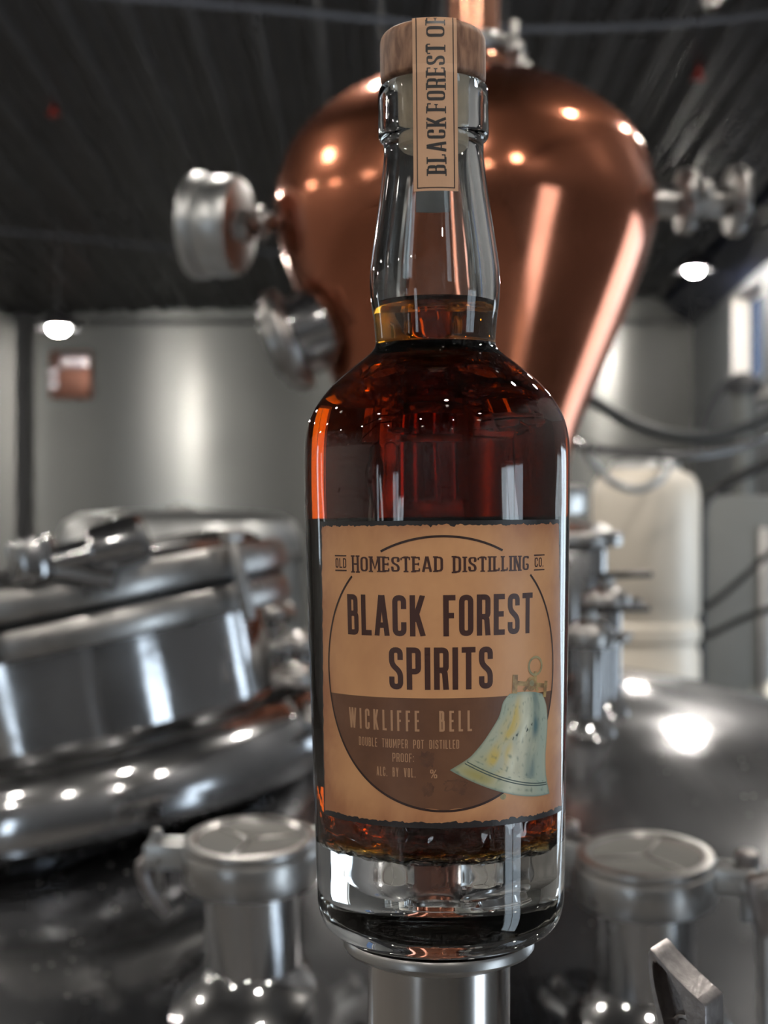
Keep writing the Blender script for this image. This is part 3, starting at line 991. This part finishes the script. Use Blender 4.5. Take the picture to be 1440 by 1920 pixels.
def strokes(c, w, t):
    a = t / 2
    Lx, Rx, Bt, Tp = a, w - a, a, 1 - a
    r = max(.02, (Rx - Lx) * .5)
    mid = w / 2
    D_ = {
        'A': [[(a * .9, 0), (mid - a * .25, 1)], [(w - a * .9, 0), (mid + a * .25, 1)], [(w * .22, .26), (w * .78, .26)]],
        'B': [[(Lx, 0), (Lx, 1)], rp([(Lx, Tp), (Rx - .02, Tp), (Rx - .02, .53), (Lx, .53)], r * .8), rp([(Lx, .53), (Rx, .53), (Rx, Bt), (Lx, Bt)], r * .8)],
        'C': [rp([(Rx, .66), (Rx, Tp), (Lx, Tp), (Lx, Bt), (Rx, Bt), (Rx, .34)], r)],
        'D': [[(Lx, 0), (Lx, 1)], rp([(Lx, Tp), (Rx, Tp), (Rx, Bt), (Lx, Bt)], r)],
        'E': [[(Lx, 0), (Lx, 1)], [(Lx, Tp), (w, Tp)], [(Lx, .51), (w * .90, .51)], [(Lx, Bt), (w, Bt)]],
        'F': [[(Lx, 0), (Lx, 1)], [(Lx, Tp), (w, Tp)], [(Lx, .50), (w * .88, .50)]],
        'G': [rp([(Rx, .80), (Rx, Tp), (Lx, Tp), (Lx, Bt), (Rx, Bt), (Rx, .42), (mid, .42)], r)],
        'H': [[(Lx, 0), (Lx, 1)], [(Rx, 0), (Rx, 1)], [(Lx, .5), (Rx, .5)]],
        'I': [[(mid, 0), (mid, 1)]],
        'K': [[(Lx, 0), (Lx, 1)], [(w - a * .9, 1), (Lx + a * .6, .36)], [(Lx + (Rx - Lx) * .36, .58), (w - a * .8, 0)]],
        'L': [[(Lx, 0), (Lx, 1)], [(Lx, Bt), (w, Bt)]],
        'M': [[(Lx, 0), (Lx, 1)], [(Rx, 0), (Rx, 1)], [(Lx + a * .3, 1), (mid, .22), (Rx - a * .3, 1)]],
        'N': [[(Lx, 0), (Lx, 1)], [(Rx, 0), (Rx, 1)], [(Lx + a * .2, 1), (Rx - a * .2, 0)]],
        'O': [rp([(Lx, .5), (Lx, Tp), (Rx, Tp), (Rx, Bt), (Lx, Bt), (Lx, .5)], r)],
        'P': [[(Lx, 0), (Lx, 1)], rp([(Lx, Tp), (Rx, Tp), (Rx, .43), (Lx, .43)], r * .85)],
        'R': [[(Lx, 0), (Lx, 1)], rp([(Lx, Tp), (Rx, Tp), (Rx, .46), (Lx, .46)], r * .85), rp([(mid, .46), (Rx - .03, .42), (Rx, 0)], .06)],
        'S': [rp([(Rx, .70), (Rx, Tp), (Lx, Tp), (Lx, .60), (Rx, .40), (Rx, Bt), (Lx, Bt), (Lx, .30)], r)],
        'T': [[(mid, 0), (mid, 1)], [(0, Tp), (w, Tp)]],
        'U': [rp([(Lx, 1), (Lx, Bt), (Rx, Bt), (Rx, 1)], r)],
        'V': [[(a * .8, 1), (mid - a * .1, 0)], [(w - a * .8, 1), (mid + a * .1, 0)]],
        'W': [[(a * .7, 1), (w * .29, 0)], [(w * .29, 0), (mid, 1)], [(mid, 1), (w * .71, 0)], [(w * .71, 0), (w - a * .7, 1)]],
        'Y': [[(a * .8, 1), (mid, .42)], [(w - a * .8, 1), (mid, .42)], [(mid, 0), (mid, .46)]],
        '.': [[(mid, 0), (mid, t)]],
        ':': [[(mid, .08), (mid, .08 + t)], [(mid, .60), (mid, .60 + t)]],
        '%': [[(w * .15, 0), (w * .85, 1)], rp([(w * .05, .78), (w * .05, .96), (w * .40, .96), (w * .40, .60), (w * .05, .60), (w * .05, .78)], .1), rp([(w * .60, .22), (w * .60, .40), (w * .95, .40), (w * .95, .04), (w * .60, .04), (w * .60, .22)], .1)],
    }
    return D_[c]


def pen(pl, tv, th):
    """A stroke drawn with a pen that is tv wide on uprights and th wide on level runs."""
    P = [Vector((p[0], p[1])) for p in pl]
    P = [p for i, p in enumerate(P) if i == 0 or (p - P[i - 1]).length > 1e-5]
    vs, fs = [], []
    n = len(P)
    closed = (P[0] - P[-1]).length < 1e-4
    for i in range(n):
        if closed and i in (0, n - 1):
            d0, d1 = (P[-1] - P[-2]).normalized(), (P[1] - P[0]).normalized()
        else:
            d0 = (P[i] - P[i - 1]).normalized() if i > 0 else (P[1] - P[0]).normalized()
            d1 = (P[i + 1] - P[i]).normalized() if i < n - 1 else d0
        d = (d0 + d1)
        d = d.normalized() if d.length > 1e-5 else d1
        nrm = Vector((-d.y, d.x))
        cs = max(.5, nrm.dot(Vector((-d1.y, d1.x))))
        t = (th + (tv - th) * abs(d.y)) / 2 / cs
        for s in (1, -1):
            q = P[i] + nrm * t * s
            vs.append((q.x, min(1.0, max(0.0, q.y))))
    for i in range(n - 1):
        fs.append((2 * i + 1, 2 * i + 3, 2 * i + 2, 2 * i))
    return vs, fs


def text2(s, u0, u1, v0, v1, tv, th=None, gap=.10, space=.30, serif=0.0, big=None, uscale=1.0):
    """Letters of one line between u0..u1 and v0..v1 (mm)."""
    th = tv if th is None else th
    H = v1 - v0
    span = (u1 - u0) / H * uscale
    nat = [(tv / .4 * 0 + (WID.get(c, 1.0))) if c not in ' .:' else None for c in s]
    fixed = 0.0
    tot = 0.0
    for i, c in enumerate(s):
        if c == ' ':
            fixed += space
        elif c in '.:I':
            fixed += tv * (1.0 if c != 'I' else 1.0)
        else:
            tot += WID.get(c, 1.0)
        if i < len(s) - 1:
            fixed += gap
    k = (span - fixed) / tot
    x = 0.0
    out = []
    for i, c in enumerate(s):
        if c == ' ':
            x += space + gap
            continue
        w = tv if c in '.:I' else WID.get(c, 1.0) * k
        sc = 1.0
        ext = 0.0
        if big and i in big:
            ext = .12
        for pl in strokes(c, w, tv):
            g = pen(pl, tv, th)
            parts = [g]
            if serif and len(pl) == 2 and abs(pl[0][0] - pl[1][0]) < .01 and abs(pl[0][1] - pl[1][1]) > .5:
                for yy in (0.0, 1.0):
                    y_ = min(1 - th * .45, max(th * .45, yy))
                    parts.append(pen([(pl[0][0] - tv * serif, y_), (pl[0][0] + tv * serif, y_)], th * .9, th * .9))
            if serif and c in 'CS' and len(pl) > 4:
                for e in (pl[0], pl[-1]):
                    parts.append(pen([(e[0] - tv * .6, e[1]), (e[0] + tv * .35, e[1])], th * 1.2, th * 1.2))
            if serif and c in 'EFLT' and len(pl) == 2 and abs(pl[0][1] - pl[1][1]) < .01:
                ys = pl[0][1]
                sg = -1 if ys > .6 else (1 if ys < .3 else 0)
                for e in ([pl[1]] if c != 'T' else [pl[0], pl[1]]):
                    ee = .16 if sg else .09
                    parts.append(pen([(e[0] - th * .4, ys - ee * (0 if sg else 1)), (e[0] - th * .4, ys + sg * ee + (0 if sg else ee))], th, th))
            for g in parts:
                out.append(([(u0 + (x + px) * H / uscale, v0 - ext * H * .5 + py * H * (1 + ext)) for px, py in g[0]], g[1]))
        x += w + gap
    return join(*out)


LC = 39.0 / 37.3      # one label unit across is a little more than a millimetre
# dark sheet with a torn-edge tan print on it
front = flat('front_label', grid2(lambda s, t: ((-38.9 - 3.3 * (1 - t)) * (1 - s) + (38.9 + 5.2 * (1 - t)) * s, 39.7 + 85.9 * t), 90, 6), lab, .12, 'label_ink_black', bottle)


def rag(x, sd, amp):
    return amp * (noise.noise(Vector((x * .55, sd, 0))) + .6 * noise.noise(Vector((x * 1.5, sd + 5, 0))) + .35 * noise.noise(Vector((x * 4.1, sd + 9, 0))))


def paper(s, t):
    v = 41.3 + 83.0 * t
    ul = -38.0 - 3.3 * (1 - t) + rag(v, 3.3, .45)
    ur = 38.6 + 5.2 * (1 - t) + rag(v, 7.7, .25)
    u = ul * (1 - s) + ur * s
    v += rag(u, 1.1, .75) * t ** 6 + rag(u, 2.2, .70) * (1 - t) ** 6
    return u, v


pg = grid2(paper, 150, 60)
tp = flat('torn_paper', pg, lab, .17, 'paper_print', front)
ca = tp.data.color_attributes.new('print', 'FLOAT_COLOR', 'POINT')
for i, (u, v) in enumerate(pg[0]):
    e = max(0.0, 1 - min(u + 41, 42.5 - u) / 13.0) ** 1.6 + .8 * max(0.0, 1 - min(v - 41, (125 - v) * 1.3) / 12.0) ** 1.8
    n1 = noise.noise(Vector((u * .07, v * .07, 2))) + .5 * noise.noise(Vector((u * .21, v * .21, 6))) + .3 * noise.noise(Vector((u * .7, v * .7, 9)))
    e = max(0, min(1, e * (.85 + .5 * n1) + .22 * n1 + .12))
    ca.data[i].color = (.62 + (.36 - .62) * e, .318 + (.148 - .318) * e, .148 + (.066 - .148) * e, 1)
# scorched edges of the print: uneven thin bands along the tear
def band(s, t, top):
    u, v = paper(s, 1.0 if top else 0.0)
    d = 1.0 + 1.1 * abs(rag(u, 12.0 if top else 15.0, 1.0))
    return u, v + (-d * t if top else d * t)
RC, RR, RU = 82.9, 38.35, 36.1
flat('circle_line', ([(-.15 + (RU + q * (RU / RR)) * math.cos(a), RC + (RR + q) * math.sin(a)) for a in [PI * 2 * i / 240 for i in range(241)] for q in (-.32, .32)],
                     [(2 * i, 2 * i + 1, 2 * i + 3, 2 * i + 2) for i in range(240)
                      if not (RC + RR * math.sin(PI * 2 * (i + .5) / 240) > 110.1 and RC + RR * math.sin(PI * 2 * (i + .5) / 240) < 117.0)]), lab, .235, 'ink_line', front)
vp = 76.1
def seg(s, t):
    v = vp - (vp - (RC - RR)) * (1 - t)
    hw = RU * math.sqrt(max(0, 1 - ((v - RC) / RR) ** 2)) * .995
    return -.15 + hw * (2 * s - 1), v
flat('brown_panel', grid2(seg, 60, 40), lab, .20, 'label_brown', front)
flat('lettering', text2('BLACK FOREST', -27.6, 26.3, 93.4, 104.9, .132, gap=.085, space=.26, uscale=LC), lab, .245, 'ink_brown', front)
flat('lettering', text2('SPIRITS', -14.7, 13.4, 78.5, 90.3, .132, gap=.085, uscale=LC), lab, .245, 'ink_brown', front)
flat('lettering', text2('HOMESTEAD', -25.6, .1, 111.3, 115.7, .165, .095, gap=.13, serif=.95, big={0}, uscale=LC), lab, .245, 'ink_brown', front)
flat('lettering', text2('DISTILLING', 2.6, 24.8, 111.2, 115.5, .165, .095, gap=.15, serif=.95, big={0}, uscale=LC), lab, .245, 'ink_brown', front)
old = join(text2('OLD', -31.8, -27.6, 112.3, 115.1, .135, gap=.14, uscale=LC), grid2(lambda s, t: (-32.0 + 4.5 * s, 115.6 + .38 * t), 6, 1), grid2(lambda s, t: (-32.0 + 4.5 * s, 111.4 + .38 * t), 6, 1))
flat('lettering', old, lab, .245, 'ink_brown', front)
co = join(text2('CO.', 27.0, 30.6, 112.1, 114.8, .135, gap=.14, uscale=LC), grid2(lambda s, t: (26.7 + 4.4 * s, 115.3 + .36 * t), 6, 1), grid2(lambda s, t: (26.7 + 4.4 * s, 111.1 + .36 * t), 6, 1))
flat('lettering', co, lab, .245, 'ink_brown', front)
flat('lettering', text2('WICKLIFFE BELL', -27.9, 7.5, 66.8, 72.6, .108, gap=.22, space=.52, uscale=LC), lab, .245, 'ink_tan', front)
flat('lettering', text2('DOUBLE THUMPER POT DISTILLED', -24.6, 4.0, 62.0, 64.5, .105, gap=.13, space=.36, uscale=LC), lab, .245, 'ink_tan', front)
flat('lettering', text2('PROOF:', -14.2, -8.2, 58.1, 60.6, .105, gap=.13, uscale=LC), lab, .245, 'ink_tan', front)
flat('lettering', text2('ALC. BY VOL.', -19.0, -7.8, 53.9, 56.5, .105, gap=.13, space=.36, uscale=LC), lab, .245, 'ink_tan', front)
flat('lettering', text2('%', -3.8, -2.0, 53.8, 56.2, .12, uscale=LC), lab, .245, 'ink_tan', front)
# smudged ink where numbers were rubbed out
def blot(cu, cv, ru, rv, sd):
    n = 40
    vs = [(cu, cv)]
    for i in range(n):
        a = 2 * PI * i / n
        q = 1 + .45 * noise.noise(Vector((math.cos(a) * 2.2, math.sin(a) * 2.2, sd))) + .25 * noise.noise(Vector((math.cos(a) * 6, math.sin(a) * 6, sd)))
        vs.append((cu + ru * q * math.cos(a), cv + rv * q * math.sin(a)))
    return vs, [(0, i + 1, (i + 1) % n + 1) for i in range(n)]
flat('ink_smudge', join(blot(-4.6, 59.0, 2.0, 2.2, 1.0), blot(-4.4, 50.6, 1.6, 2.0, 4.0), blot(3.0, 51.8, 3.2, 1.7, 9.0), blot(4.8, 49.9, .9, 1.1, 12.0)), lab, .215, 'label_smudge', front)

# printed bell
bl = [(18.35, 76.56), (16.47, 74.43), (15.26, 70.57), (12.87, 66.78), (10.55, 63.54), (7.73, 60.32), (5.78, 58.71), (1.41, 56.03)]
br = [(30.67, 75.6), (32.64, 71.86), (33.23, 67.17), (32.9, 62.58), (32.39, 57.45), (32.68, 52.78), (33.34, 50.08), (34.71, 46.3)]
sag = [-.9, .6, .9, .7, 1.0, 2.0, 2.6, 3.4]
def P8(A, t):
    q = t * 7
    i = min(6, int(q))
    f = q - i
    return tuple(a * (1 - f) + b * f for a, b in zip(A[i], A[i + 1]))
BLs = [(p.x, p.y) for p in smooth_path([(a, b, 0) for a, b in bl], 5)]
BRs = [(p.x, p.y) for p in smooth_path([(a, b, 0) for a, b in br], 5)]
SGs = [p.x for p in smooth_path([(a, 0, 0) for a in sag], 5)]
def bellf(s, t):
    q = t * (len(BLs) - 1)
    i = min(len(BLs) - 2, int(q))
    f = q - i
    l = [BLs[i][k] * (1 - f) + BLs[i + 1][k] * f for k in (0, 1)]
    r = [BRs[i][k] * (1 - f) + BRs[i + 1][k] * f for k in (0, 1)]
    g = SGs[i] * (1 - f) + SGs[i + 1] * f
    return l[0] * (1 - s) + r[0] * s, l[1] * (1 - s) + r[1] * s - g * 4 * s * (1 - s) * .8
NU, NV = 64, 96
bell = flat('printed_bell', grid2(bellf, NU, NV), lab, .29, 'bell_print', front)
ca = bell.data.color_attributes.new('print', 'FLOAT_COLOR', 'POINT')
def lerp3(a, b, t):
    t = max(0, min(1, t))
    return tuple(x * (1 - t) + y * t for x, y in zip(a, b))
for j in range(NV + 1):
    for i in range(NU + 1):
        s, t = i / NU, j / NV
        n1 = noise.noise(Vector((s * 3.0, t * 2.6, 3)))
        n2 = noise.noise(Vector((s * 9, t * 5, 8)))
        n3 = noise.noise(Vector((s * 26, t * 22, 1)))
        c = lerp3((.50, .49, .36), (.36, .41, .32), .5 + n1)
        c = lerp3(c, (.56, .42, .10), 2.0 * max(0, math.exp(-((s - .30) / .15) ** 2) * (.45 + n2 * 1.1) * math.exp(-((t - .48) / .33) ** 2)))
        c = lerp3(c, (.36, .31, .10), .9 * math.exp(-((s - .18) / .2) ** 2 - ((t - .93) / .06) ** 2))
        c = lerp3(c, (.66, .68, .55), 1.1 * math.exp(-((s - .47) / .11) ** 2) * (.6 + n2))
        c = lerp3(c, (.075, .15, .165), .95 * math.exp(-((s - .73 + .05 * n1) / .075) ** 2) * (.75 + n2) * (1 if t < .8 else .4))
        c = lerp3(c, (.32, .42, .38), .55 * math.exp(-((s - .90) / .10) ** 2))
        c = lerp3(c, (.10, .16, .13), .9 * max(0, n3 * 1.6 - .45))
        c = lerp3(c, (.10, .15, .12), .6 * math.exp(-((min(s, 1 - s)) / .018) ** 2))
        c = lerp3(c, (.12, .19, .17), .75 * math.exp(-((1 - t) / .02) ** 2))
        c = lerp3(c, (.16, .24, .21), .5 * math.exp(-(t / .05) ** 2))
        if math.hypot((s - .40) * 1.3, t - .42) < .018 or math.hypot((s - .36) * 1.3, t - .46) < .014 or math.hypot((s - .62) * 1.3, t - .30) < .015 or math.hypot((s - .55) * 1.3, t - .36) < .02:
            c = (.05, .07, .06)
        ca.data[j * (NU + 1) + i].color = (*c, 1)
for t0 in (.865, .888):
    line = [bellf(.02 + .96 * q / 40, t0) for q in range(41)]
    vs, fs = [], []
    for (u, v) in line:
        vs += [(u, v - .16), (u, v + .16)]
    fs = [(2 * q, 2 * q + 2, 2 * q + 3, 2 * q + 1) for q in range(40)]
    flat('bell_hoop', (vs, fs), lab, .32, 'bell_line', front)
def disc2(cu, cv, ru, rv, n=28):
    return [(cu, cv)] + [(cu + ru * math.cos(2 * PI * i / n), cv + rv * math.sin(2 * PI * i / n)) for i in range(n)], [(0, i + 1, (i + 1) % n + 1) for i in range(n)]
def bar2(p, q, w, n=8):
    p, q = Vector(p), Vector(q)
    d = (q - p).normalized()
    nn = Vector((-d.y, d.x)) * w / 2
    return grid2(lambda s, t: tuple(p.lerp(q, s) + nn * (2 * t - 1)), n, 1)
flat('bell_yoke', join(bar2((20.3, 79.6), (32.9, 77.7), 1.25), bar2((20.1, 76.6), (20.35, 81.9), 1.7), bar2((31.6, 74.6), (32.3, 79.2), 1.4), bar2((27.5, 79.2), (27.55, 82.3), 1.2), bar2((23.2, 77.2), (24.6, 78.4), 1.0), bar2((28.6, 76.6), (27.6, 78.2), 1.0), disc2(26.0, 78.9, 2.0, 2.0)), lab, .30, 'bell_brass', front)
flat('bell_eye', disc2(26.2, 79.1, .9, .9), lab, .33, 'bell_ring', front)
rg = ([(27.6 + q * 2.6 * math.cos(a), 83.9 + q * 2.55 * math.sin(a)) for a in [2 * PI * i / 36 for i in range(37)] for q in (.86, 1.12)], [(2 * i, 2 * i + 1, 2 * i + 3, 2 * i + 2) for i in range(36)])
flat('bell_ring', rg, lab, .31, 'bell_ring', front)
flat('clapper', disc2(16.6, 47.7, .95, .8), lab, .26, 'bell_ring', front)

# back label, seen as a darker field through the whiskey
flat('back_label', grid2(lambda s, t: (37.3 * (PI - .98 + 1.96 * s), 40.6 + 86.5 * t), 60, 2), lab, .12, 'label_ink_black', bottle)

# --- paper strip over the stopper (u across, s along, millimetres from the front bottom end)
HALF = 6.75
def strip_path():
    P = [(17.0, 222.5), (17.02, 236), (17.02, 257.5), (16.55, 260.2), (16.42, 262.5), (16.42, 270.8)]
    for i in range(1, 9):
        a = i * PI / 2 / 8
        P.append((16.42 - 3.8 + 3.8 * math.cos(a), 270.8 + 3.95 * math.sin(a)))
    P += [(8, 274.78), (4, 274.80), (0, 274.82)]
    cum = [0]
    for a, b2 in zip(P, P[1:]):
        cum.append(cum[-1] + math.hypot(b2[0] - a[0], b2[1] - a[1]))
    return P, cum
SP, SC = strip_path()
SL = SC[-1]


def strip(u, s, lift):
    back = s > SL
    q = 2 * SL - s if back else s
    q = max(0, min(SL, q))
    for i in range(len(SC) - 1):
        if q <= SC[i + 1] + 1e-9:
            break
    f = (q - SC[i]) / max(1e-9, SC[i + 1] - SC[i])
    r = SP[i][0] * (1 - f) + SP[i + 1][0] * f
    z = SP[i][1] * (1 - f) + SP[i + 1][1] * f
    Pp, Pn = SP[i], SP[i + 1]
    dx, dz = Pn[0] - Pp[0], Pn[1] - Pp[1]
    ln = math.hypot(dx, dz)
    nr, nz = dz / ln, -dx / ln
    r2, z2 = r + nr * lift, z + nz * lift
    Rc = 16.8
    th = u / Rc
    x = Rc * math.sin(th)
    drop = Rc - Rc * math.cos(th)                 # how far the rounded front stands back at this column
    edge = max(0.0, min(1.0, r / 16.4))
    y = -(r2 - drop * edge)
    if back:
        y = -y
    return (x * k_, y * k_, z2 * k_)


ss = sorted(set([i * 1.0 for i in range(int(2 * SL) + 1)] + SC + [2 * SL - c for c in SC]))
def sg(fn_u, s_list):
    vs = [(u, s) for s in s_list for u in fn_u]
    w = len(fn_u)
    return vs, [(j * w + i, j * w + i + 1, (j + 1) * w + i + 1, (j + 1) * w + i) for j in range(len(s_list) - 1) for i in range(w - 1)]
us = [-HALF + 2 * HALF * i / 14 for i in range(15)]
g2 = sg(us, ss)
stripo = flat('paper_strip', g2, strip, .10, 'strip_paper', bottle)
flat('strip_backing', sg([u * .99 for u in us], ss), strip, .05, 'strip_back', stripo)
for e in (-5.55, 5.55):
    flat('border_line', sg([e - .17, e + .17], [s for s in ss if .9 <= s <= 2 * SL - .9]), strip, .14, 'ink_line', stripo)
flat('border_line', ([(-5.72 + 11.44 * i / 16, v) for i in range(17) for v in (.75, 1.09)], [(2 * i, 2 * i + 1, 2 * i + 3, 2 * i + 2) for i in range(16)]), strip, .14, 'ink_line', stripo)
def up(g):       # turn a line of text so that it reads upwards along the strip
    vs = []
    return [(-(y), x) for x, y in g[0]], g[1]
def refine(g, step=.6):
    bm = bmesh.new()
    vv = [bm.verts.new((x, y, 0)) for x, y in g[0]]
    for f in g[1]:
        try:
            bm.faces.new([vv[i] for i in f])
        except ValueError:
            pass
    for _ in range(4):
        es = [e for e in bm.edges if e.calc_length() > step * 1.6]
        if not es:
            break
        bmesh.ops.subdivide_edges(bm, edges=es, cuts=1, use_grid_fill=True)
    v, f = from_bm(bm)
    return [(a[0], a[1]) for a in v], f
V0, V1 = -3.15, 2.75     # cap height across the strip (u runs the other way)
for s_, a0, a1 in (('BLACK', 4.9, 21.6), ('FOREST', 23.3, 43.4), ('OF', 45.4, 52.0)):
    g = text2(s_, a0, a1, V0, V1, .155, .065, gap=.14, serif=1.15)
    flat('lettering', refine(up(g)), strip, .15, 'label_ink_black', stripo)
